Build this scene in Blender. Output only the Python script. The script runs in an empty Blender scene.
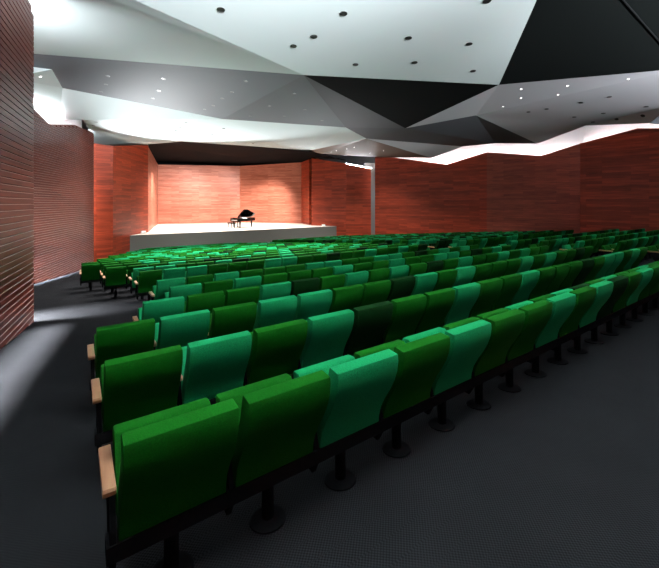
import bpy, bmesh, math, random
from mathutils import Vector, Matrix
random.seed(7)
C = bpy.context.scene.collection

# ------------------------------------------------------------------ survey
# World: X runs along the seat rows, Y towards the stage, Z up; the eye is at (0, 0, EYE).
F, HZ, CX, XV = 363.0, 203.0, 329.5, 849.0
YAW = math.atan(F / (XV - CX))
SN, CS = math.sin(YAW), math.cos(YAW)
EYE, RAKE = 1.764, 0.082
def floor_z(y): return -RAKE * y
def ray(px, py):
    u, v = (px - CX) / F, (HZ - py) / F
    return Vector((u * CS + SN, -u * SN + CS, v))
def at_h(px, py, h):                       # point on that sight line at height h above the eye
    r = ray(px, py); k = h / r.z
    return Vector((0, 0, EYE)) + r * k
def on_line(px, a, b):                     # where the sight plane through column px meets a wall line a-b
    r = ray(px, HZ)
    ax, ay = a; dx, dy = b[0] - a[0], b[1] - a[1]
    den = r.x * dy - r.y * dx
    k = (ax * dy - ay * dx) / den
    return r.x * k, r.y * k, k             # k = depth
def wall_h(px, py, a, b):
    x, y, k = on_line(px, a, b)
    return x, y, (HZ - py) / F * k         # height above the eye
def on_plane(px, py, p0, n):
    o = Vector((0, 0, EYE)); r = ray(px, py)
    return o + r * ((p0 - o).dot(n) / r.dot(n))
def depth(p): return p[0] * SN + p[1] * CS
def pixel(p):
    Z = depth(p); X = p[0] * CS - p[1] * SN
    return CX + F * X / Z, HZ - F * (p[2] - EYE) / Z

# ------------------------------------------------------------------ materials
def nodes(name):
    m = bpy.data.materials.new(name); m.use_nodes = True
    nt = m.node_tree; b = nt.nodes['Principled BSDF']
    return m, nt, b
def plain(name, col, rough=.6, spec=.5, metal=0.0, coat=0.0):
    m, nt, b = nodes(name)
    b.inputs['Base Color'].default_value = (*col, 1); b.inputs['Roughness'].default_value = rough
    b.inputs['Specular IOR Level'].default_value = spec; b.inputs['Metallic'].default_value = metal
    b.inputs['Coat Weight'].default_value = coat
    return m
def fabric(name, col):
    m, nt, b = nodes(name)
    tc = nt.nodes.new('ShaderNodeTexCoord'); n = nt.nodes.new('ShaderNodeTexNoise'); n.inputs['Scale'].default_value = 170
    n.inputs['Detail'].default_value = 2
    nt.links.new(tc.outputs['Object'], n.inputs['Vector'])
    mx = nt.nodes.new('ShaderNodeMix'); mx.data_type = 'RGBA'
    mx.inputs[6].default_value = (*[c * .45 for c in col], 1); mx.inputs[7].default_value = (*[min(1, c * 1.5) for c in col], 1)
    nt.links.new(n.outputs['Fac'], mx.inputs[0]); nt.links.new(mx.outputs[2], b.inputs['Base Color'])
    bp = nt.nodes.new('ShaderNodeBump'); bp.inputs['Strength'].default_value = .25; bp.inputs['Distance'].default_value = .002
    nt.links.new(n.outputs['Fac'], bp.inputs['Height']); nt.links.new(bp.outputs[0], b.inputs['Normal'])
    b.inputs['Roughness'].default_value = .9; b.inputs['Specular IOR Level'].default_value = .04
    b.inputs['Sheen Weight'].default_value = .0; b.inputs['Sheen Tint'].default_value = (*[min(1, c * 2 + .05) for c in col], 1)
    return m
def planks(name, c1, c2, rough=.42, row=.16, length=2.2):
    m, nt, b = nodes(name)
    uv = nt.nodes.new('ShaderNodeUVMap')
    br = nt.nodes.new('ShaderNodeTexBrick'); br.offset = .37; br.squash = 1
    br.inputs['Scale'].default_value = 1; br.inputs['Brick Width'].default_value = length; br.inputs['Row Height'].default_value = row
    br.inputs['Mortar Size'].default_value = .003; br.inputs['Mortar Smooth'].default_value = .1; br.inputs['Bias'].default_value = -.15
    br.inputs['Color1'].default_value = (*c1, 1); br.inputs['Color2'].default_value = (*c2, 1)
    br.inputs['Mortar'].default_value = (*[c * .5 for c in c2], 1)
    nt.links.new(uv.outputs[0], br.inputs['Vector'])
    mp = nt.nodes.new('ShaderNodeMapping'); mp.inputs['Scale'].default_value = (.6, 14, 1)
    nt.links.new(uv.outputs[0], mp.inputs['Vector'])
    n = nt.nodes.new('ShaderNodeTexNoise'); n.inputs['Scale'].default_value = 1.6; n.inputs['Detail'].default_value = 5
    nt.links.new(mp.outputs[0], n.inputs['Vector'])
    rp = nt.nodes.new('ShaderNodeMapRange'); rp.inputs[1].default_value = .3; rp.inputs[2].default_value = .7
    rp.inputs[3].default_value = .62; rp.inputs[4].default_value = 1.3
    nt.links.new(n.outputs['Fac'], rp.inputs[0])
    mx = nt.nodes.new('ShaderNodeMix'); mx.data_type = 'RGBA'; mx.blend_type = 'MULTIPLY'; mx.inputs[0].default_value = 1
    nt.links.new(br.outputs['Color'], mx.inputs[6]); nt.links.new(rp.outputs[0], mx.inputs[7])
    nt.links.new(mx.outputs[2], b.inputs['Base Color'])
    b.inputs['Roughness'].default_value = rough; b.inputs['Specular IOR Level'].default_value = .25
    return m
def carpet():
    m, nt, b = nodes('charcoal woven carpet')
    tc = nt.nodes.new('ShaderNodeTexCoord')
    ck = nt.nodes.new('ShaderNodeTexChecker'); ck.inputs['Scale'].default_value = 90
    ck.inputs['Color1'].default_value = (.0130, .0131, .0142, 1); ck.inputs['Color2'].default_value = (.0035, .0036, .0040, 1)
    nt.links.new(tc.outputs['Object'], ck.inputs['Vector'])
    n = nt.nodes.new('ShaderNodeTexNoise'); n.inputs['Scale'].default_value = 3; n.inputs['Detail'].default_value = 4
    nt.links.new(tc.outputs['Object'], n.inputs['Vector'])
    rp = nt.nodes.new('ShaderNodeMapRange'); rp.inputs[3].default_value = .75; rp.inputs[4].default_value = 1.25
    nt.links.new(n.outputs['Fac'], rp.inputs[0])
    mx = nt.nodes.new('ShaderNodeMix'); mx.data_type = 'RGBA'; mx.blend_type = 'MULTIPLY'; mx.inputs[0].default_value = 1
    nt.links.new(ck.outputs['Color'], mx.inputs[6]); nt.links.new(rp.outputs[0], mx.inputs[7])
    nt.links.new(mx.outputs[2], b.inputs['Base Color'])
    b.inputs['Roughness'].default_value = 1; b.inputs['Specular IOR Level'].default_value = .0
    return m
def grain(name, c1, c2):
    m, nt, b = nodes(name)
    tc = nt.nodes.new('ShaderNodeTexCoord'); mp = nt.nodes.new('ShaderNodeMapping'); mp.inputs['Scale'].default_value = (60, 4, 60)
    n = nt.nodes.new('ShaderNodeTexNoise'); n.inputs['Scale'].default_value = 1.5; n.inputs['Detail'].default_value = 4
    nt.links.new(tc.outputs['Object'], mp.inputs['Vector']); nt.links.new(mp.outputs[0], n.inputs['Vector'])
    mx = nt.nodes.new('ShaderNodeMix'); mx.data_type = 'RGBA'; mx.inputs[6].default_value = (*c1, 1); mx.inputs[7].default_value = (*c2, 1)
    nt.links.new(n.outputs['Fac'], mx.inputs[0]); nt.links.new(mx.outputs[2], b.inputs['Base Color'])
    b.inputs['Roughness'].default_value = .45
    return m
def emit(name, col, s):
    m, nt, b = nodes(name)
    b.inputs['Base Color'].default_value = (0.8, 0.8, 0.8, 1)
    b.inputs['Emission Color'].default_value = (*col, 1); b.inputs['Emission Strength'].default_value = s
    return m

M = {}
M['green'] = fabric('dark green upholstery', (.0024, .047, .003))
M['teal'] = fabric('emerald green upholstery', (.005, .140, .047))
M['bottle'] = fabric('blackish green upholstery', (.0013, .013, .0022))
M['black'] = plain('black painted steel', (.004, .004, .0045), .95, .0)
M['beech'] = grain('beech wood', (.26, .115, .05), (.36, .175, .085))
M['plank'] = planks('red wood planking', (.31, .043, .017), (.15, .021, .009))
M['planksheen'] = planks('red wood planking with painted sheen', (.27, .064, .038), (.165, .038, .024))  # same wood, with the wall's reflected sheen put into the colour
M['slat'] = planks('red wood slats', (.13, .018, .008), (.075, .010, .005), .4, .5, 3)
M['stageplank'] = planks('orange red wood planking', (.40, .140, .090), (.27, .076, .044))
M['edge'] = plain('pale slat edge', (.42, .36, .34), .35, .5)
M['carpet'] = carpet()
M['white'] = plain('white plaster', (.78, .79, .80), .8, .2)
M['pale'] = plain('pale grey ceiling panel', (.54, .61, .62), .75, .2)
M['mid'] = plain('halfshaded ceiling panel', (.46, .46, .50), .7, .2)  # this and the darker ceiling tones have shade put into the colour
M['shaded'] = plain('graphite ceiling panel', (.112, .124, .140), .7, .2)
M['deepshaded'] = plain('slate ceiling panel', (.062, .064, .074), .7, .15)
M['charcoal'] = plain('blackshaded ceiling panel', (.0045, .0058, .0058), .9, .03)  # near-black shade of the facets turned from the light, as colour
M['warmlit'] = plain('warmly lit ceiling panel', (.10, .072, .050), .5, .3)  # reflection of warm light put into this panel's colour
M['dark'] = plain('black stage canopy', (.004, .0045, .005), .9, .05)
M['brown'] = plain('dark brown canopy edge', (.0035, .0026, .0025), .8, .04)
M['stagefloor'] = plain('pale stage floor', (.60, .56, .50), .5, .3)
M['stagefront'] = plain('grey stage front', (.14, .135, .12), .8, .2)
M['greyplaster'] = plain('grey plaster', (.16, .16, .15), .8, .2)
M['lacquer'] = plain('black piano lacquer', (.006, .006, .006), .12, .5)
M['ivory'] = plain('ivory piano keys', (.75, .72, .64), .3)
M['brass'] = plain('brass', (.6, .42, .15), .3, .5, 1.0)
M['ring'] = plain('dark downlight rim', (.02, .02, .02), .5)
M['rimlight'] = plain('pale downlight rim', (.30, .30, .31), .5)
M['lampoff'] = plain('unlit lamp', (.010, .010, .010), .4)
M['lampdim'] = emit('dim lamp', (1, .97, .92), .15)
M['lampon'] = emit('lit lamp', (1, .97, .92), 6.0)
M['led'] = emit('white cove tube', (.93, .96, 1.0), 75.0)

# ------------------------------------------------------------------ helpers
def link_mesh(name, bm, mats, parent=None, smooth=False):
    me = bpy.data.meshes.new(name); bm.normal_update(); bm.to_mesh(me); bm.free()
    for m in (mats if isinstance(mats, (list, tuple)) else [mats]): me.materials.append(m)
    if smooth:
        for p in me.polygons: p.use_smooth = True
    o = bpy.data.objects.new(name, me); C.objects.link(o)
    if parent: o.parent = parent
    return o
def struct(o): o['kind'] = 'structure'; return o
def tag(o, label, cat, group=None):
    o['label'] = label; o['category'] = cat
    if group: o['group'] = group
    return o
def empty(name, loc, rz=0):
    o = bpy.data.objects.new(name, None); o.empty_display_size = .1; C.objects.link(o); o.location = loc; o.rotation_euler = (0, 0, rz); return o
def box(bm, x0, x1, y0, y1, z0, z1, mat=0):
    v = [bm.verts.new(p) for p in ((x0,y0,z0),(x1,y0,z0),(x1,y1,z0),(x0,y1,z0),(x0,y0,z1),(x1,y0,z1),(x1,y1,z1),(x0,y1,z1))]
    for f in ((0,3,2,1),(4,5,6,7),(0,1,5,4),(1,2,6,5),(2,3,7,6),(3,0,4,7)):
        bm.faces.new([v[i] for i in f]).material_index = mat
    return v
def cyl(bm, p0, p1, r0, r1=None, n=16, mat=0):
    p0, p1 = Vector(p0), Vector(p1); r1 = r0 if r1 is None else r1
    w = (p1 - p0).normalized(); a = w.orthogonal().normalized(); b = w.cross(a)
    A, B = [], []
    for i in range(n):
        t = 2 * math.pi * i / n; d = a * math.cos(t) + b * math.sin(t)
        A.append(bm.verts.new(p0 + d * r0)); B.append(bm.verts.new(p1 + d * r1))
    for i in range(n):
        bm.faces.new((A[i], A[(i+1) % n], B[(i+1) % n], B[i])).material_index = mat
    bm.faces.new(A[::-1]).material_index = mat; bm.faces.new(B).material_index = mat
def prism_x(bm, prof, x0, x1, mat=0):              # profile in (y, z), swept along x
    A = [bm.verts.new((x0, y, z)) for y, z in prof]; B = [bm.verts.new((x1, y, z)) for y, z in prof]
    n = len(prof)
    fs = [bm.faces.new(A), bm.faces.new(B[::-1])]
    for i in range(n): fs.append(bm.faces.new((A[(i+1) % n], A[i], B[i], B[(i+1) % n])))
    for f in fs: f.material_index = mat
    return fs
def prism_z(bm, poly, z0, z1, mat=0):
    A = [bm.verts.new((x, y, z0)) for x, y in poly]; B = [bm.verts.new((x, y, z1)) for x, y in poly]
    n = len(poly); bm.faces.new(A[::-1]).material_index = mat; bm.faces.new(B).material_index = mat
    for i in range(n): bm.faces.new((A[i], A[(i+1) % n], B[(i+1) % n], B[i])).material_index = mat
def bevel_sharp(bm, w, seg=2, ang=50):
    bm.normal_update()
    es = [e for e in bm.edges if len(e.link_faces) == 2 and e.calc_face_angle() > math.radians(ang)]
    bmesh.ops.bevel(bm, geom=es, offset=w, segments=seg, profile=.6, affect='EDGES', clamp_overlap=True)

# ------------------------------------------------------------------ floor and shell
bm = bmesh.new()
x0, x1, y0, y1 = -7, 32, -2.5, 47
vs = [bm.verts.new((x, y, floor_z(y) + dz)) for dz in (0, -.3) for x, y in ((x0,y0),(x1,y0),(x1,y1),(x0,y1))]
for f in ((0,1,2,3),(7,6,5,4),(0,4,5,1),(1,5,6,2),(2,6,7,3),(3,7,4,0)): bm.faces.new([vs[i] for i in f])
struct(link_mesh('floor', bm, M['carpet']))

ZB = -4.6
def wall(name, a, b, tops, mat, thick=.18, out=1, bottom=None):
    """Upright wall from a to b (plan points) with a polyline top: tops = [(fraction, height above eye)]; thickness goes to side `out`."""
    a, b = Vector((a[0], a[1])), Vector((b[0], b[1])); L = (b - a).length; u = (b - a) / L; n = Vector((-u.y, u.x)) * out
    bm = bmesh.new(); uvl = bm.loops.layers.uv.new('UVMap')
    rings = []
    for fr, h in tops:
        p = a + u * (L * fr); q = p + n * thick
        zb = (floor_z(p.y) - .05) if bottom is None else bottom
        rings.append([bm.verts.new((p.x, p.y, zb)), bm.verts.new((p.x, p.y, EYE + h)), bm.verts.new((q.x, q.y, EYE + h)), bm.verts.new((q.x, q.y, zb))])
    def face(v):
        f = bm.faces.new(v)
        for l in f.loops:
            c = l.vert.co; l[uvl].uv = ((Vector((c.x, c.y)) - a).dot(u) + a.x * 3.7 + (Vector((c.x, c.y)) - a).dot(n), c.z + 10)
    for r0, r1 in zip(rings, rings[1:]):
        for i in range(4): face((r0[i], r0[(i+1) % 4], r1[(i+1) % 4], r1[i]))
    face(rings[0][::-1]); face(rings[-1])
    bmesh.ops.recalc_face_normals(bm, faces=bm.faces)
    return struct(link_mesh(name, bm, mat))
def slat_wall(name, a, b, tops, mat, out, pitch=.115):
    """Backing wall plus real horizontal slats standing 35 mm proud of it, clipped under the top polyline."""
    o = wall(name, a, b, tops, mat, .16, out); o.data.materials.append(M['edge'])
    a, b = Vector((a[0], a[1])), Vector((b[0], b[1])); L = (b - a).length; u = (b - a) / L; n = Vector((-u.y, u.x)) * -out
    bm = bmesh.new(); bm.from_mesh(o.data); uvl = bm.loops.layers.uv.active
    def top_at(fr):
        for (f0, h0), (f1, h1) in zip(tops, tops[1:]):
            if f0 <= fr <= f1 + 1e-9: return EYE + h0 + (h1 - h0) * (fr - f0) / max(1e-6, f1 - f0)
        return EYE + tops[-1][1]
    N = 60; hs = [top_at(i / N) for i in range(N + 1)]
    z = min(floor_z(a.y), floor_z(b.y)) - .05
    prof = [(0, .004), (.045, .004), (.045, pitch - .022), (.039, pitch - .014), (0, pitch - .014)]
    while z < max(hs):
        i = 0
        while i <= N:
            fl = floor_z(a.y + (b.y - a.y) * i / N)
            if hs[i] > z + pitch and fl < z + pitch * .8:
                j = i
                while j < N and hs[j + 1] > z + pitch and floor_z(a.y + (b.y - a.y) * (j + 1) / N) < z + pitch * .8: j += 1
                if j > i:
                    P, Q = a + u * (L * i / N), a + u * (L * j / N)
                    A = [bm.verts.new((*(P + n * d), z + h)) for d, h in prof]; B = [bm.verts.new((*(Q + n * d), z + h)) for d, h in prof]
                    fs = [bm.faces.new(A), bm.faces.new(B[::-1])]
                    for k in range(len(prof) - 1):
                        fs.append(bm.faces.new((A[k+1], A[k], B[k], B[k+1]))); fs[-1].material_index = 1 if k == 2 else 0
                    for f in fs:
                        for l in f.loops:
                            c = l.vert.co; l[uvl].uv = ((Vector((c.x, c.y)) - a).dot(u) + z * 5.3, c.z * 1.0 + 10)
                i = j + 1
            else: i += 1
        z += pitch
    bmesh.ops.recalc_face_normals(bm, faces=bm.faces)
    bm.to_mesh(o.data); bm.free()
    return o
def tops_from(a, b, pts):                   # pts: sight-line marks of the wall top -> (fraction, height)
    a_, b_ = Vector((a[0], a[1])), Vector((b[0], b[1])); L = (b_ - a_).length; out = []
    for px, py in pts:
        x, y, h = wall_h(px, py, a, b); out.append(((Vector((x, y)) - a_).dot((b_ - a_) / L) / L, h))
    out.sort()
    out = [(max(0, min(1, f)), h) for f, h in out]
    if out[0][0] > 0.001: out.insert(0, (0, out[0][1]))
    if out[-1][0] < .999: out.append((1, out[-1][1]))
    return out

W1a, W1b = (-2.33, -2.4), (-.80, 10.25)          # near left wall
W2a, W2b = (-3.9, 11.0), (.89, 27.33)            # far left wall
R2a, R2m, R2b = (24.62, 27.26), (27.6, 17.0), (29.4, 10.8)
R1a, R1b = (26.45, 9.85), (27.8, -2.4)
t1 = tops_from(W1a, W1b, [(33.5, 15.5), (28, 1)]); t1 = [(0, 4.75), (.94, 4.75)] + [p for p in t1 if p[0] > .95]
slat_wall('wall_left', W1a, W1b, t1, M['slat'], 1)
slat_wall('wall_left_far', W2a, W2b, tops_from(W2a, W2b, [(33, 108), (49, 124), (75, 125), (93, 133)]), M['slat'], 1, .105)
wall('wall_right_far', R2a, R2m, tops_from(R2a, R2m, [(375, 156.5), (395, 157.5), (447, 164.5), (487.5, 152.2)]), M['plank'], .18, 1)
wall('wall_right_middle', R2m, R2b, tops_from(R2m, R2b, [(487.5, 152.2), (541, 155.8), (583, 142.8)]), M['planksheen'], .18, 1)
wall('wall_right', R1a, R1b, tops_from(R1a, R1b, [(583, 142.8), (637.5, 128.3), (659, 128.3)]), M['plank'], .18, 1)
# stage and its enclosure
SH = 2.407; SZ = EYE - SH
P3a, P3b, P4b = (.917, 28.2), (2.05, 28.4), (4.91, 33.3)
BL, AP, BR = (7.72, 45.4), (16.6, 43.1), (21.8, 37.0)
Q4b, Q4a, Q3a = (20.75, 33.1), (22.73, 29.57), (24.74, 28.0)
wall('wall_stage_left_return', P3a, P3b, [(0, 3.9), (1, 3.85)], M['plank'], .2, 1)
wall('wall_stage_left', P3b, P4b, [(0, 3.85), (1, 4.81)], M['plank'], .25, 1)
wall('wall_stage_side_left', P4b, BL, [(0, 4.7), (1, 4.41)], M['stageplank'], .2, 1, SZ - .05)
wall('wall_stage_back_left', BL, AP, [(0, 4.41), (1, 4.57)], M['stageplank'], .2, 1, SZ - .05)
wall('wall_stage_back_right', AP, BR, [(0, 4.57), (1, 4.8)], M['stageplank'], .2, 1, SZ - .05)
wall('wall_stage_side_right', BR, (20.95, 33.9), [(0, 4.8), (1, 4.8)], M['plank'], .2, 1, SZ - .05)
wall('wall_stage_right', Q4b, Q4a, [(0, 4.85), (1, 4.05)], M['plank'], .35, 1)
wall('wall_stage_right_return', Q4a, Q3a, [(0, 4.0), (1, 3.5)], M['plank'], .2, 1)
bm = bmesh.new()
front = [(3.28, 30.5), (22.25, 30.5)]
prism_z(bm, [front[0], front[1], (20.9, 33.2), (22.2, 37.0), (16.7, 43.6), (7.4, 46.0), (4.6, 33.3)], ZB, SZ, 0)
bm.normal_update()
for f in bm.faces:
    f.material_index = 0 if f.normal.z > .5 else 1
struct(link_mesh('floor_stage', bm, [M['stagefloor'], M['stagefront']]))

wall('wall_slot_right', (24.7, 29.0), (26.4, 28.1), [(0, 4.2), (1, 4.2)], M['greyplaster'], .1, 1)
# outer shell behind the wall slots
HT = 6.6
wall('wall_outer_left', (-5.6, -2.5), (-5.6, 47), [(0, HT), (1, HT)], M['white'], .2, 1, ZB)
wall('wall_outer_right', (31, -2.5), (31, 47), [(0, HT), (1, HT)], M['white'], .2, -1, ZB)
wall('wall_back', (-5.6, -2.45), (31, -2.45), [(0, HT), (1, HT)], M['plank'], .2, -1, ZB)
wall('wall_front', (-5.6, 46.8), (31, 46.8), [(0, HT), (1, HT)], M['dark'], .2, 1, ZB)
bm = bmesh.new(); box(bm, -6, 31.4, -2.8, 47.2, EYE + HT, EYE + HT + .2)
struct(link_mesh('ceiling_slab', bm, M['white']))
# white cove upstand a hand behind the top of each red wall
def cove_wall(name, a, b, off, h0, h1=6.5):
    a, b = Vector(a), Vector(b); u = (b - a).normalized(); n = Vector((-u.y, u.x))
    wall(name, tuple(a + n * off), tuple(b + n * off), [(0, h1), (1, h1)], M['white'], .1, 1, EYE + h0)
cove_wall('trim_cove_right_far', R2a, R2m, .75, 2.6)
cove_wall('trim_cove_right_middle', R2m, R2b, .75, 2.2)
cove_wall('trim_cove_right', R1a, R1b, .75, 2.2)
cove_wall('trim_cove_left_far', W2a, W2b, .6, 2.6)

# ------------------------------------------------------------------ faceted ceiling
V = {}
def vtx(k, px, py, h): V[k] = at_h(px, py, h)
vtx('A0', 60, -33, 4.5); vtx('B', 303.5, 75, 4.2); vtx('C', 499, 84.8, 4.2)
def plane3(a, b, c):
    n = (V[b] - V[a]).cross(V[c] - V[a]).normalized(); return V[a], n
def onp(k, px, py, pl): V[k] = on_plane(px, py, *pl)
onp('D0', 556, -43, plane3('A0', 'B', 'C'))
vtx('L1', 0, 51, 5.2); vtx('K', 222, 119, 4.35); vtx('A1', -40, -60, 4.6)
band = plane3('L1', 'B', 'K')
onp('M', 62.6, 88, band); onp('M2', 51.8, 69.4, band); onp('M2e', 8, 64, band)
vtx('Mo', 8, 78, 4.5)
vtx('H', 345.8, 127.5, 4.75); vtx('G', 405.4, 128.3, 4.3); vtx('F', 475.9, 115.4, 4.75)
vtx('I', 366.5, 138.6, 4.5); vtx('J', 307.9, 150.9, 5.0)
vtx('N1', 59, 119.6, 4.3); vtx('No', 12, 119.6, 4.5)
vtx('N2', 83, 119.6, 4.307)
vtx('O1', 88.7, 129, 4.6); vtx('O2', 182, 141.5, 4.75); vtx('O3', 273, 147.8, 4.92)
vtx('P1', 88, 146, 4.15); vtx('P2', 148, 144.2, 4.8)
vtx('S1', 495.5, 143.2, 4.2); vtx('S2', 463, 146.5, 4.3)
vtx('T1', 537.4, 143.7, 3.95); vtx('U1', 585.6, 125.6, 4.2)
vtx('E', 683, 68.4, 4.6); vtx('V2', 676, 104, 4.2); vtx('V1', 649.6, 123.2, 3.75); vtx('V3', 700, 130, 3.9)
onp('D1', 604, -22, plane3('D0', 'C', 'E'))
vtx('R1', 431.4, 158, 3.75); vtx('Q1', 321.5, 153.8, 4.6); vtx('Q2', 374, 157, 4.5)
V['FL'] = Vector((-2.6, -2.4, EYE + 4.9)); V['FR'] = Vector((28, -2.4, EYE + 4.9)); V['FR2'] = V['E'] + (V['E'] - V['C']) * 2.0 + Vector((0, 0, -.3))
FAC = [  # shade is put into the darker tones: (corner keys, paint)
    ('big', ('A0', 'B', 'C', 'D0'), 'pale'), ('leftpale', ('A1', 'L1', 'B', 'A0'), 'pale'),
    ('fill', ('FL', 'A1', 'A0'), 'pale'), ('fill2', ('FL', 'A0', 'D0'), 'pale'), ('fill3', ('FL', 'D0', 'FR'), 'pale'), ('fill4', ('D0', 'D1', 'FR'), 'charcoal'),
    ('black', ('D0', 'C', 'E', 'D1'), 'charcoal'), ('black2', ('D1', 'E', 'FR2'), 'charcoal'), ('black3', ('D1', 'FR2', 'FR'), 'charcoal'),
    ('band', ('L1', 'M2e', 'M2', 'M', 'K', 'B'), 'shaded'), ('notch', ('M2e', 'Mo', 'M', 'M2'), 'pale'),
    ('bandr', ('B', 'K', 'H'), 'shaded'),
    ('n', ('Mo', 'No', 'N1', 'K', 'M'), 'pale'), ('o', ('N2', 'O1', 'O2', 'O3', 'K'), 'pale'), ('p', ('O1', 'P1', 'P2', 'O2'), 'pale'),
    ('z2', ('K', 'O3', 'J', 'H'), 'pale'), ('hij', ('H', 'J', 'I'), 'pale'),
    ('y', ('B', 'H', 'G'), 'deepshaded'), ('x', ('B', 'G', 'C'), 'charcoal'), ('w', ('C', 'G', 'F'), 'mid'),
    ('s', ('H', 'I', 'S2', 'S1', 'F', 'G'), 'deepshaded'), ('t', ('F', 'S1', 'T1'), 'deepshaded'), ('u', ('F', 'T1', 'U1'), 'mid'),
    ('v1', ('C', 'F', 'E'), 'mid'), ('v2', ('F', 'U1', 'V1', 'V2', 'E'), 'mid'), ('v3', ('E', 'V2', 'V1', 'V3', 'FR2'), 'shaded'),
    ('r', ('I', 'R1', 'S2'), 'mid'), ('q', ('I', 'J', 'Q1', 'Q2', 'R1'), 'warmlit'),
]
TONES = ['pale', 'mid', 'shaded', 'charcoal', 'warmlit', 'deepshaded']
bm = bmesh.new(); lower = {}
TH = Vector((0, 0, .05))
for name, keys, tone in FAC:
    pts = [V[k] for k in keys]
    idx = TONES.index(tone)
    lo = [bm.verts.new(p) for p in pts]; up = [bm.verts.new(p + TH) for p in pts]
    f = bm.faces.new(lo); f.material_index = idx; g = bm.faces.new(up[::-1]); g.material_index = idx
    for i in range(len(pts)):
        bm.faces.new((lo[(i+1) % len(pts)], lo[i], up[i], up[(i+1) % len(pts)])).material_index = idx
    n = Vector((0, 0, 0))
    for i in range(len(pts)): n += pts[i].cross(pts[(i+1) % len(pts)])
    lower[name] = (sum(pts, Vector()) / len(pts), n.normalized(), pts)
bmesh.ops.recalc_face_normals(bm, faces=bm.faces)
bmesh.ops.triangulate(bm, faces=[f for f in bm.faces if len(f.verts) > 4])
sd = (V['E'] - V['D1']).normalized()
cyl(bm, V['D1'] - Vector((0, 0, .004)), V['E'] - Vector((0, 0, .004)), .02, n=6, mat=6)
struct(link_mesh('ceiling', bm, [M[p] for p in TONES] + [M['dark']]))

# black canopy over the stage, its brown lip stepping down towards the hall
bm = bmesh.new()
lip = [at_h(148, 144.2, 4.8), at_h(182, 141.8, 4.8), at_h(272, 148.4, 4.9), at_h(310, 151.8, 4.8), at_h(346, 160.5, 4.25)]
inn = [at_h(150, 153, 4.75), at_h(198, 151.5, 5.0), at_h(240, 157.5, 4.9), at_h(262, 154.5, 4.95), at_h(312, 156.5, 4.9)]
back = [Vector((3.5, 46.5, EYE + 4.85)), Vector((8, 46.6, EYE + 4.85)), Vector((16.6, 46.6, EYE + 4.85)), Vector((24, 46.6, EYE + 4.85)), Vector((28, 40, EYE + 4.85))]
for A, B, mi in ((lip, inn, 1), (inn, back, 0)):
    for i in range(4):
        lo = [A[i], A[i+1], B[i+1], B[i]]
        a = [bm.verts.new(p) for p in lo]; b = [bm.verts.new(p + TH) for p in lo]
        fs = [bm.faces.new(a), bm.faces.new(b[::-1])] + [bm.faces.new((a[(k+1) % 4], a[k], b[k], b[(k+1) % 4])) for k in range(4)]
        for f in fs: f.material_index = mi
bmesh.ops.recalc_face_normals(bm, faces=bm.faces)
struct(link_mesh('ceiling_stage', bm, [M['dark'], M['brown']]))
lower['lip'] = (lip[1], (lip[2] - lip[1]).cross(inn[1] - lip[1]).normalized(), lip)

# ------------------------------------------------------------------ downlights
ORD = ['first', 'second', 'third', 'fourth', 'fifth', 'sixth', 'seventh', 'eighth', 'ninth', 'tenth', 'eleventh', 'twelfth', 'thirteenth',
       'fourteenth', 'fifteenth', 'sixteenth', 'seventeenth', 'eighteenth', 'nineteenth', 'twentieth', 'twenty-first', 'twenty-second']
DL = [
 ('big', 'off', 'big pale panel overhead', [(221,9.5),(293.5,46),(314,36.5),(343.5,13.5),(408.5,38),(355.5,64.5),(414.5,62.5),(469,44),(473,71),(487,1)]),
 ('band', 'rim', 'long graphite panel on the left', [(163.6,78.7),(158.7,90.7),(152.7,98.4),(245.8,81.1),(231.9,92),(222.3,98.4),(213.3,105.5),(204.6,109.3),(107.8,76),(106,84.4),(101,91.6)]),
 ('notch', 'on', 'small pale panel by the left wall', [(40.4,76.6)]),
 ('bandr', 'rim', 'graphite triangle left of the ceiling centre', [(294.5,93.7),(269.6,106),(250.2,116),(284.4,116),(304.9,109.6),(322,120.6)]),
 ('s', 'on', 'long graphite panel near the right wall', [(466.9,125.3),(443.6,130.2),(429.4,132.6),(412,135.7),(402.8,138),(454,138.7),(439.3,141.5),(476.8,135.2),(469.9,141),(484.3,140.5),(369,128.9),(380,130.7),(378.8,134.4)]),
 ('v1', 'on', 'upper grey panel on the right', [(521.2,89),(521,97.9),(567.6,85.6),(557.9,94.7),(628.3,78.8),(503,106.6)]),
 ('v2', 'off', 'lower grey panel on the right', [(580.8,102.7),(609.3,96.9),(546.6,109),(528.5,112),(603.3,113.3),(574.3,117),(646,106.6),(642.8,115.7),(616.5,119),(592.9,122)]),
 ('q', 'on', 'warm-lit panel beside the stage', [(354,147.4),(346.6,148.8),(331,152.2),(336.4,150.8),(369.9,153.2),(383.7,150.8)]),
 ('o', 'off', 'white panel in front of the stage', [(96,122),(93.4,125.4),(131,122),(130,127.5),(186,122.4),(175.9,130.6),(171.5,134.2),(180,127.3),(223.7,128.4),(212,134.7),(237,137),(202,139.3),(225.6,140),(253,143.4)]),
 ('lip', 'on', 'dark canopy lip over the stage', [(181,144.5),(196,145),(258.4,150.2),(266.6,151)]),
]
dl_mesh = {}
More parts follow.
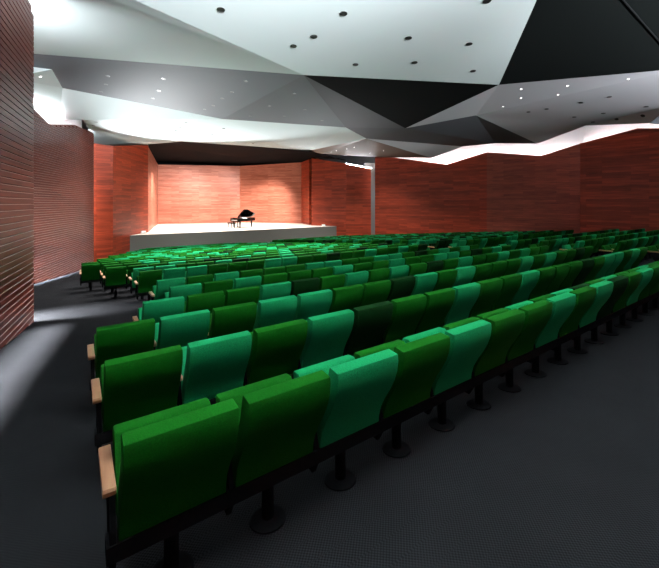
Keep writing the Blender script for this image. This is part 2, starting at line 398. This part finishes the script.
def dl_proto(kind):
    r = .075
    rim = bmesh.new(); n = 20; rings = []
    for rr, z in ((r * 1.10, .004), (r * 1.10, -.006), (r, -.008), (r, .012)):
        rings.append([rim.verts.new((rr * math.cos(2*math.pi*i/n), rr * math.sin(2*math.pi*i/n), z)) for i in range(n)])
    for a, b in zip(rings, rings[1:]):
        for i in range(n): rim.faces.new((a[i], a[(i+1) % n], b[(i+1) % n], b[i]))
    lamp = bmesh.new(); cyl(lamp, (0, 0, -.002), (0, 0, .02), r * .99, n=20)
    mats = {'off': ('ring', 'lampoff'), 'rim': ('rimlight', 'lampoff'), 'on': ('rimlight', 'lampon')}[kind]
    out = []
    for nm, b_, m in (('trim_ring', rim, mats[0]), ('lamp', lamp, mats[1])):
        me = bpy.data.meshes.new(nm); b_.normal_update(); b_.to_mesh(me); b_.free(); me.materials.append(M[m]); out.append(me)
    return out
for k in ('off', 'rim', 'on'): dl_mesh[k] = dl_proto(k)
down_pts = {}
for fac, kind, where, pts in DL:
    p0, n, _ = lower[fac]
    if n.z > 0: n = -n
    pts = sorted(pts); down_pts[fac] = []
    for i, (px, py) in enumerate(pts):
        # non-planar facets: meet the nearest of the facet's triangles
        P = on_plane(px, py, p0, n); best = n
        if fac != 'lip':
            poly = lower[fac][2]
            from mathutils.geometry import tessellate_polygon, intersect_ray_tri
            for tri in tessellate_polygon([poly]):
                a, b, c = (poly[t] for t in tri)
                h = intersect_ray_tri(a, b, c, ray(px, py), Vector((0, 0, EYE)), True)
                if h is not None:
                    P = h; best = (b - a).cross(c - a).normalized(); break
        if best.z > 0: best = -best
        e = empty('downlight', P + best * .004)
        e.scale = [.62 if kind == 'on' else .85 if kind == 'rim' else 1.1] * 3; e.rotation_mode = 'QUATERNION'; e.rotation_quaternion = (-best).to_track_quat('Z', 'Y')
        for me in dl_mesh[kind]:
            o = bpy.data.objects.new(me.name, me); C.objects.link(o); o.parent = e
        state = {'off': 'dark round', 'rim': 'small round', 'on': 'small lit'}[kind]
        lab = f'{state} downlight in the {where}' + ('' if len(pts) == 1 else f', {ORD[i]} from its left')
        tag(e, lab, 'downlight', 'recessed ceiling downlights')
        down_pts[fac].append(P + best * .03)

# ------------------------------------------------------------------ seats
PITCH = .55; HW = .250
def me_from(bm, name, mats, smooth=True):
    me = bpy.data.meshes.new(name); bm.normal_update(); bm.to_mesh(me); bm.free()
    for m in mats: me.materials.append(m)
    if smooth:
        for p in me.polygons: p.use_smooth = True
        me.set_sharp_from_angle(angle=math.radians(38))
    return me
REAR = [(-.124,.380), (-.128,.43), (-.148,.50), (-.190,.58), (-.240,.66), (-.282,.74), (-.306,.81), (-.316,.88), (-.312,.925)]
FRONT = [(-.224,.935), (-.207,.875), (-.190,.80), (-.155,.72), (-.105,.63), (-.062,.54), (-.040,.46), (-.045,.385)]
def back_bm(bev=True):
    bm = bmesh.new(); prism_x(bm, REAR + FRONT, -HW, HW)
    if bev:
        bmesh.ops.triangulate(bm, faces=[]); bevel_sharp(bm, .010, 2, 40)
    return bm
PAN = [(-.010,.405), (.105,.395), (.235,.722), (.220,.745), (.150,.749), (.137,.734)]
def pan_bm(bev=True):
    bm = bmesh.new(); prism_x(bm, PAN, -.25, .25)
    if bev: bevel_sharp(bm, .014, 2, 40)
    return bm
def rail_bm(m=0):
    bm = bmesh.new(); box(bm, -.2985, .2505, -.135, -.035, .305, .385, m); box(bm, -.05, .05, -.05, .04, .30, .36, m); return bm
def ped_bm(m=0, n=18):
    bm = bmesh.new(); cyl(bm, (0, 0, .010), (0, 0, .335), .036, n=n, mat=m); return bm
def disc_bm(m=0, n=28):
    bm = bmesh.new()
    ang = math.atan(RAKE)
    cyl(bm, (0, 0, -.008), (0, 0, .010), .111, .109, n=n, mat=m); cyl(bm, (0, 0, .010), (0, 0, .022), .10, .045, n=n, mat=m)
    bmesh.ops.rotate(bm, verts=bm.verts, cent=(0, 0, 0), matrix=Matrix.Rotation(-ang, 3, 'X'))
    return bm
AX = -.272
def arm_bm(x=AX, m=0, bev=True, w=.0205):
    bm = bmesh.new(); prism_x(bm, [(-.100,.590), (.255,.590), (.270,.600), (.270,.618), (.260,.626), (-.095,.626), (-.103,.613)], x - w, x + w, m)
    if bev: bevel_sharp(bm, .006, 2, 45)
    return bm
def frame_bm(x=AX, m=0):
    bm = bmesh.new(); prism_x(bm, [(-.125,.30), (-.085,.225), (-.035,.225), (.02,.30), (.10,.44), (.19,.591), (-.06,.591), (-.085,.52), (-.125,.40)], x - .013, x + .013, m); return bm
def merge(bms):
    out = bmesh.new()
    for b in bms:
        me = bpy.data.meshes.new('t'); b.to_mesh(me); b.free(); out.from_mesh(me); bpy.data.meshes.remove(me)
    return out
def set_mat(bm, i):
    for f in bm.faces: f.material_index = i
    return bm
KIND = {'G': ('green', 'dark green'), 'T': ('teal', 'emerald green'), 'K': ('bottle', 'blackish green')}
ME = {}
for k, (m, _) in KIND.items():
    ME['backrest' + k] = me_from(back_bm(), 'backrest', [M[m]]); ME['seat' + k] = me_from(pan_bm(), 'seat', [M[m]])
    far = merge([set_mat(back_bm(), 0), set_mat(pan_bm(False), 0), set_mat(rail_bm(), 1), set_mat(ped_bm(n=8), 1), set_mat(disc_bm(n=10), 1), set_mat(arm_bm(bev=False), 2), set_mat(frame_bm(), 1)])
    ME['far' + k] = me_from(far, 'auditorium_seat', [M[m], M['black'], M['beech']])
ME['rail'] = me_from(rail_bm(), 'support_rail', [M['black']]); ME['ped'] = me_from(ped_bm(), 'pedestal', [M['black']])
ME['disc'] = me_from(disc_bm(), 'base_plate', [M['black']]); ME['arm'] = me_from(arm_bm(), 'armrest', [M['beech']])
ME['frame'] = me_from(frame_bm(), 'side_frame', [M['black']])
ME['armend'] = me_from(arm_bm(AX - .012, 0, True, .028), 'armrest', [M['beech']])
ME['arm2'] = me_from(arm_bm(-AX), 'armrest', [M['beech']]); ME['frame2'] = me_from(frame_bm(-AX), 'side_frame', [M['black']])

def place_seat(x, y, col, label, near, last, first=False):
    loc = (x, y, floor_z(y))
    if not near:
        o = bpy.data.objects.new('auditorium_seat', ME['far' + col]); C.objects.link(o); o.location = loc
        tag(o, label, 'seat', 'green auditorium seats'); return o
    e = empty('auditorium_seat', loc)
    tag(e, label, 'seat', 'green auditorium seats')
    def ch(me, par=e):
        o = bpy.data.objects.new(me.name.split('.')[0], me); C.objects.link(o); o.parent = par; return o
    ch(ME['backrest' + col]); ch(ME['seat' + col]); ch(ME['rail'])
    p = ch(ME['ped']); ch(ME['disc'], p)
    a = ch(ME['armend' if first else 'arm']); a['label'] = 'beech armrest'; f = ch(ME['frame'])
    if last:
        a = ch(ME['arm2']); a['label'] = 'beech armrest'; ch(ME['frame2'])
    return e
T0 = .135
def row_y(r): return 2.03 + 1.15 * r if r < 6 else 10.07 + 1.15 * (r - 6)
A_FIRST = [0, 0, 0, 1, 2, 2, 2, 2, 1, 1, 0, 0, 1, 1, 2, 2, 3, 4, 4, 5, 6, 6, 7]
A_LAST = [21] * 18 + [20, 20, 19, 19, 18]
COL = {0: 'GGTGTGGTGTKGTGGTGGTGG', 1: 'GTGTKGGTGGTGGGKGTTGTG', 2: 'GTGTTGGKTGTGGGTGTGGKG', 3: 'TTGGTKGTGTGKGTGGTGTGG', 4: 'GGTGTGGGTGGTGGTTGKGTG', 5: 'TTTGTGGGTTGGTTGKGTGTG',
       6: 'KTGTTGGGTTGGKGGTGGTGK', 7: 'GGTTGGTKGGTGGTGGKGTGG', 8: 'GGGGTGKGTGGTGGTGGTGGK', 9: 'GGGTGGTGGGTGTKGGTGGTG', 10: 'GGGTGTGGTGGKGTGGTGTGG'}
rng = random.Random(11)
def colour(r, i, blk):
    if blk == 'A' and r in COL: return COL[r][i]
    return rng.choices('GTK', (.56, .32, .12))[0]
B_FIRST = 13.75
ROWN = ['nearest row', 'second row', 'third row', 'fourth row', 'fifth row', 'sixth row']
cand = []
for r in range(23):
    y = row_y(r)
    for i in range(A_FIRST[r], A_LAST[r]):
        cand.append((r, 'A', i, T0 + PITCH * (i + .5), y, colour(r, i, 'A'), i == A_LAST[r] - 1))
    for i in range(21):
        x = B_FIRST + PITCH * (i + .5)
        # the right block keeps off the converging wall
        if y < 9 or x < 28.2 - .295 * (y - 10.8) - .9:
            cand.append((r, 'B', i, x, y, colour(r, i, 'B'), i == 20))
# the three hundred seats that show largest in the view, one bit per place in its row; the other seats far down the hall follow as one mass
SHOWN = {'A': [131071, 2097151, 2097151, 2097150, 2097148, 2097148, 2097148, 2097148, 524286, 65534, 8191, 2047, 126, 14, 0, 0, 0, 0, 0, 0, 0, 0, 0],
         'B': [0, 1, 255, 32767, 2047, 127, 262143, 7, 7, 3, 3, 3, 3, 1, 1, 1, 1, 1, 0, 0, 0, 0, 0] }
vis, rest = [], []
for s in cand:
    near_off = s[0] < 4 and s[1] == 'A' and pixel((s[3], s[4], floor_z(s[4]) + .8))[0] > 659
    (vis if near_off or SHOWN[s[1]][s[0]] >> s[2] & 1 else rest).append(s)
vis.sort(key=lambda s: depth((s[3], s[4])))
for r, blk, i, x, y, col, last in vis:
    cn = KIND[col][1]
    if blk == 'A':
        n = i - A_FIRST[r]
        lab = (f'{cn} tip-up seat, {ORD[n]} from the left end of the {ROWN[r]}' if r < 6 else
               f'{cn} tip-up seat, {ORD[n]} from left end, {ORD[r - 6]} row past the cross aisle')
    else:
        lab = f'{cn} tip-up seat, {ORD[i]} to the right of the centre aisle, {ORD[r]} row'
    place_seat(x, y, col, lab, depth((x, y)) < 13, last, blk == 'A' and i == A_FIRST[r])
# the rows beyond those three hundred, far down the hall
mass = bmesh.new(); mats = [M['green'], M['teal'], M['bottle'], M['black'], M['beech']]
src = {}
for k, ci in (('G', 0), ('T', 1), ('K', 2)):
    b = merge([set_mat(back_bm(False), ci), set_mat(pan_bm(False), ci), set_mat(rail_bm(), 3), set_mat(ped_bm(n=6), 3), set_mat(arm_bm(bev=False), 4), set_mat(frame_bm(), 3)])
    me = bpy.data.meshes.new('m'); b.to_mesh(me); b.free(); src[k] = me
for r, blk, i, x, y, col, last in rest:
    px, py = pixel((x, y, floor_z(y) + .8))
    if not -250 < px < 900: continue
    n0 = len(mass.verts); mass.from_mesh(src[col]); mass.verts.ensure_lookup_table()
    d = Vector((x, y, floor_z(y)))
    for v in mass.verts[n0:]: v.co += d
for me in src.values(): bpy.data.meshes.remove(me)
o = link_mesh('auditorium_seat_rows', mass, mats)
tag(o, 'far rows of small green seats below the grey stage front', 'seats', 'green auditorium seats'); o['kind'] = 'stuff'

# ------------------------------------------------------------------ grand piano and bench
def sub(name, bm, mat, par, smooth=False): return link_mesh(name, bm, mat, par, smooth)
pc = (13.75, 34.0)
pn = empty('grand_piano', (pc[0], pc[1], SZ), 0.12)
tag(pn, 'black grand piano with raised lid on the stage', 'piano')
outline = [(-1.05,-.74), (-.25,-.74), (.05,-.66), (.35,-.42), (.62,-.22), (.90,-.12), (1.08,.10), (1.12,.36), (1.02,.60), (.80,.72), (-1.05,.74)]
bm = bmesh.new(); prism_z(bm, outline, .66, .97); bevel_sharp(bm, .01, 1, 60); sub('body', bm, M['lacquer'], pn)
bm = bmesh.new(); box(bm, -1.32, -1.05, -.74, .74, .60, .73); box(bm, -1.32, -1.05, -.74, -.66, .73, .92); box(bm, -1.32, -1.05, .66, .74, .73, .92); kb = sub('keybed', bm, M['lacquer'], pn)
bm = bmesh.new(); box(bm, -1.25, -1.10, -.64, .64, .731, .745); sub('keys', bm, M['ivory'], kb)
for x, y in ((-1.0, -.62), (-1.0, .62), (.78, .36)):
    bm = bmesh.new(); cyl(bm, (x, y, .06), (x, y, .66), .07, .095, 12); cyl(bm, (x, y, .02), (x, y, .07), .05, .03, 12); lg = sub('leg', bm, M['lacquer'], pn, False)
    bm = bmesh.new(); cyl(bm, (x - .03, y, .032), (x + .03, y, .032), .032, n=12); sub('caster', bm, M['brass'], lg)
# lid hinged on the straight far side, raised towards the hall; its front flap folded back
bm = bmesh.new(); prism_z(bm, [(x, y) for x, y in outline if x > -.6 or y > 0][:0] or [(-.55,-.76), (-.25,-.76), (.05,-.68), (.35,-.44), (.62,-.24), (.92,-.13), (1.10,.10), (1.14,.36), (1.04,.62), (.80,.74), (-.55,.76)], .97, .995)
bmesh.ops.rotate(bm, verts=bm.verts, cent=(0, .76, .98), matrix=Matrix.Rotation(math.radians(-31), 3, 'X'))
lid = sub('lid', bm, M['lacquer'], pn)
bm = bmesh.new(); prism_z(bm, [(-.55,-.74), (-.10,-.74), (-.10,.74), (-.55,.74)], 1.00, 1.022)
bmesh.ops.rotate(bm, verts=bm.verts, cent=(0, .76, .98), matrix=Matrix.Rotation(math.radians(-31), 3, 'X')); sub('lid_flap', bm, M['lacquer'], lid)
bm = bmesh.new(); cyl(bm, (.25, -.46, .95), (.25, -.26, 1.50), .014, n=8); sub('lid_prop', bm, M['lacquer'], pn)
bm = bmesh.new(); prism_z(bm, [(-.75,-.35), (-.73,-.35), (-.73,.35), (-.75,.35)], .97, 1.2)
bmesh.ops.rotate(bm, verts=bm.verts, cent=(-.74, 0, .97), matrix=Matrix.Rotation(math.radians(20), 3, 'Y')); sub('music_stand', bm, M['lacquer'], pn)
bm = bmesh.new(); box(bm, -.96, -.90, -.12, -.08, .10, .66); box(bm, -.96, -.90, .08, .12, .10, .66); box(bm, -.98, -.86, -.14, .14, .07, .13)
ly = sub('pedal_lyre', bm, M['lacquer'], pn)
for y in (-.08, 0, .08):
    bm = bmesh.new(); box(bm, -1.10, -.97, y - .018, y + .018, .085, .10); sub('pedal', bm, M['brass'], ly)
bn = empty('piano_bench', (12.2, 33.8, SZ), 0.12)
tag(bn, 'small black piano bench left of the grand piano', 'bench')
bm = bmesh.new(); box(bm, -.25, .25, -.40, .40, .43, .56); bevel_sharp(bm, .02, 2, 60); sub('seat', bm, M['lacquer'], bn)
for x in (-.16, .16):
    for y in (-.33, .33):
        bm = bmesh.new(); cyl(bm, (x, y, 0), (x, y, .43), .035, .045, 10); sub('leg', bm, M['lacquer'], bn)

# little white floor lamps at the stage ends
for px, lab in ((143.5, 'small white floor lamp on the left end of the stage'), (323.5, 'small white floor lamp on the right end of the stage')):
    r = ray(px, HZ); k = (31.9 if px < 200 else 31.1) / r.y; x, y = r.x * k, r.y * k
    e = empty('floor_lamp', (x, y, SZ)); tag(e, lab, 'lamp', 'stage floor lamps')
    bm = bmesh.new(); box(bm, -.20, .20, -.12, .12, 0, .05); sub('base', bm, M['white'], e)
    bm = bmesh.new(); prism_x(bm, [(-.09, .05), (.09, .05), (.07, .2), (-.05, .17)], -.17, .17); sub('lamp_housing', bm, M['white'], e)

# ------------------------------------------------------------------ light
def strip(name, a, b, za, zb, off, w=.10):
    a, b = Vector(a), Vector(b); u = (b - a).normalized(); n = Vector((-u.y, u.x))
    bm = bmesh.new(); p = [a + n * off, b + n * off, b + n * (off + w), a + n * (off + w)]; zs = [za, zb, zb, za]
    v = [bm.verts.new((q.x, q.y, EYE + z + dz)) for dz in (0, .05) for q, z in zip(p, zs)]
    for f in ((0,3,2,1),(4,5,6,7),(0,1,5,4),(1,2,6,5),(2,3,7,6),(3,0,4,7)): bm.faces.new([v[i] for i in f])
    bmesh.ops.recalc_face_normals(bm, faces=bm.faces)
    struct(link_mesh(name, bm, M['led']))
strip('trim_cove_tube', R2a, R2m, 3.1, 3.1, .35)
strip('trim_cove_tube', R2m, R2b, 2.95, 2.95, .35)
strip('trim_cove_tube', R1a, R1b, 3.1, 3.1, .35)
strip('trim_cove_tube', Q3a, Q4a, 3.52, 4.02, -.03, .03)
strip('trim_cove_tube', W2a, W2b, 3.2, 3.2, .3)
def area(name, loc, target, sx, sy, power, col=(1, 1, 1), spread=math.pi):
    l = bpy.data.lights.new(name, 'AREA'); l.shape = 'RECTANGLE'; l.size = sx; l.size_y = sy; l.energy = power; l.color = col; l.spread = spread
    o = bpy.data.objects.new(name, l); C.objects.link(o); o.location = loc
    o.rotation_euler = (Vector(target) - Vector(loc)).to_track_quat('-Z', 'Y').to_euler(); return o
def spot(name, loc, target, power, ang, blend=.6, col=(1, 1, 1), r=.06):
    l = bpy.data.lights.new(name, 'SPOT'); l.energy = power; l.spot_size = math.radians(ang); l.spot_blend = blend; l.color = col; l.shadow_soft_size = r
    o = bpy.data.objects.new(name, l); C.objects.link(o); o.location = loc
    o.rotation_euler = (Vector(target) - Vector(loc)).to_track_quat('-Z', 'Y').to_euler(); return o
# stage washes
WARM = (1, .93, .86)
for x, y, tx, ty, tz in ((9.5, 33.5, 9.5, 44.8, .8), (15.0, 33.0, 13.5, 43.8, .8), (16.5, 33.5, 18.6, 39.8, .8), (8.0, 34.5, 6.2, 39.5, .8)):
    spot('stage_spot', (x, y, EYE + 4.5), (tx, ty, tz), 6200, 58, .9, WARM, .2)
for x in (8, 11, 14, 16.5): spot('stage_spot', (x, 33.2, EYE + 4.6), (x, 34.5, SZ), 2600, 110, .8, WARM, .2)
# downlights over the rows
for fac, power in (('o', 280), ('bandr', 1700), ('band', 950), ('s', 1100), ('q', 600), ('v1', 60)):
    for p in down_pts[fac]:
        spot('downlight_beam', p, (p.x, p.y, -5), power * (.15 if pixel(p)[0] < 112 else 1), 110, .7, (1, .98, .95), .012)
# wall slots beside the hall and the stage
area('slot_light', (-2.3, 10.9, .7), (-1.0, 10.6, -.9), .8, .6, 450, (.92, .96, 1), math.radians(62))
def wall_graze(a, b, off, h, power, f0, f1, spread):        # tube along the head of a wall, shining straight down it
    a, b = Vector(a), Vector(b); u = (b - a).normalized(); n = Vector((u.y, -u.x)); p, q = a + (b - a) * f0 + n * off, a + (b - a) * f1 + n * off
    l = bpy.data.lights.new('wall_graze', 'AREA'); l.shape = 'RECTANGLE'; l.size = (q - p).length; l.size_y = .12; l.energy = power; l.spread = math.radians(spread); l.color = (.93, .96, 1)
    o = bpy.data.objects.new('wall_graze', l); C.objects.link(o); o.location = (*((p + q) / 2), EYE + h); o.rotation_euler = (0, 0, math.atan2(u.y, u.x))
wall_graze(W1a, W1b, .48, 4.4, 300, .25, .93, 8)
wall_graze(W2a, W2b, .24, 3.45, 480, .05, .97, 5)
area('slot_uplight', (-2.4, 10.9, EYE + 3.5), (-1.6, 11.6, EYE + 5.2), 1.6, .5, 170, (.95, .97, 1))
area('stage_slot', (.35, 27.8, .6), (2.2, 28.0, .4), .4, 5.0, 65, (1, .95, .9))
area('stage_slot', (25.7, 27.5, .6), (24.2, 28.2, .4), .4, 5.0, 2, (1, .95, .9))
# unseen fill lights added at the rear wall, for ceiling and seat backs
area('rear_fill', (1.5, -2.1, EYE + 3.3), (1.5, 6.9, EYE + 7.5), 7, .3, 1750, (.93, .97, 1), math.radians(65))
area('rear_fill', (16, -2.1, EYE + 3.3), (16, 6.9, EYE + 7.5), 18, .3, 1100, (.93, .97, 1), math.radians(65))
area('rear_low_fill', (7, -2.1, EYE + .9), (7, 6, EYE - .2), 16, .3, 48, (.95, .97, 1))  # weak fill added behind the view to lift the seat backs
for x, y in ((3.9, 31.6), (21.6, 31.4)):
    spot('stage_uplight', (x, y, SZ + .3), (6.0 if x < 10 else 18, 24, EYE + 4.6), 30000 if x < 10 else 1800, 62, .5, (.95, .98, 1), .08)

w = bpy.data.worlds.new('World'); bpy.context.scene.world = w; w.use_nodes = True
w.node_tree.nodes['Background'].inputs[0].default_value = (.5, .55, .6, 1); w.node_tree.nodes['Background'].inputs[1].default_value = .0

# ------------------------------------------------------------------ camera
cam = bpy.data.cameras.new('camera'); co = bpy.data.objects.new('camera', cam); C.objects.link(co)
cam.sensor_fit = 'HORIZONTAL'; cam.sensor_width = 36; cam.lens = 36 * F / 659
cam.shift_y = -(284 - HZ) / 659; cam.clip_end = 200; cam.clip_start = .05
co.location = (0, 0, EYE); co.rotation_euler = (math.pi / 2, 0, -math.atan2(SN, CS))
sc = bpy.context.scene; sc.camera = co
sc.view_settings.view_transform = 'Standard'; sc.view_settings.look = 'None'; sc.view_settings.gamma = 1; sc.view_settings.exposure = .8
sc.cycles.use_denoising = True
sc.cycles.max_bounces = 6; sc.cycles.diffuse_bounces = 4; sc.cycles.glossy_bounces = 3
sc.cycles.sample_clamp_indirect = 6
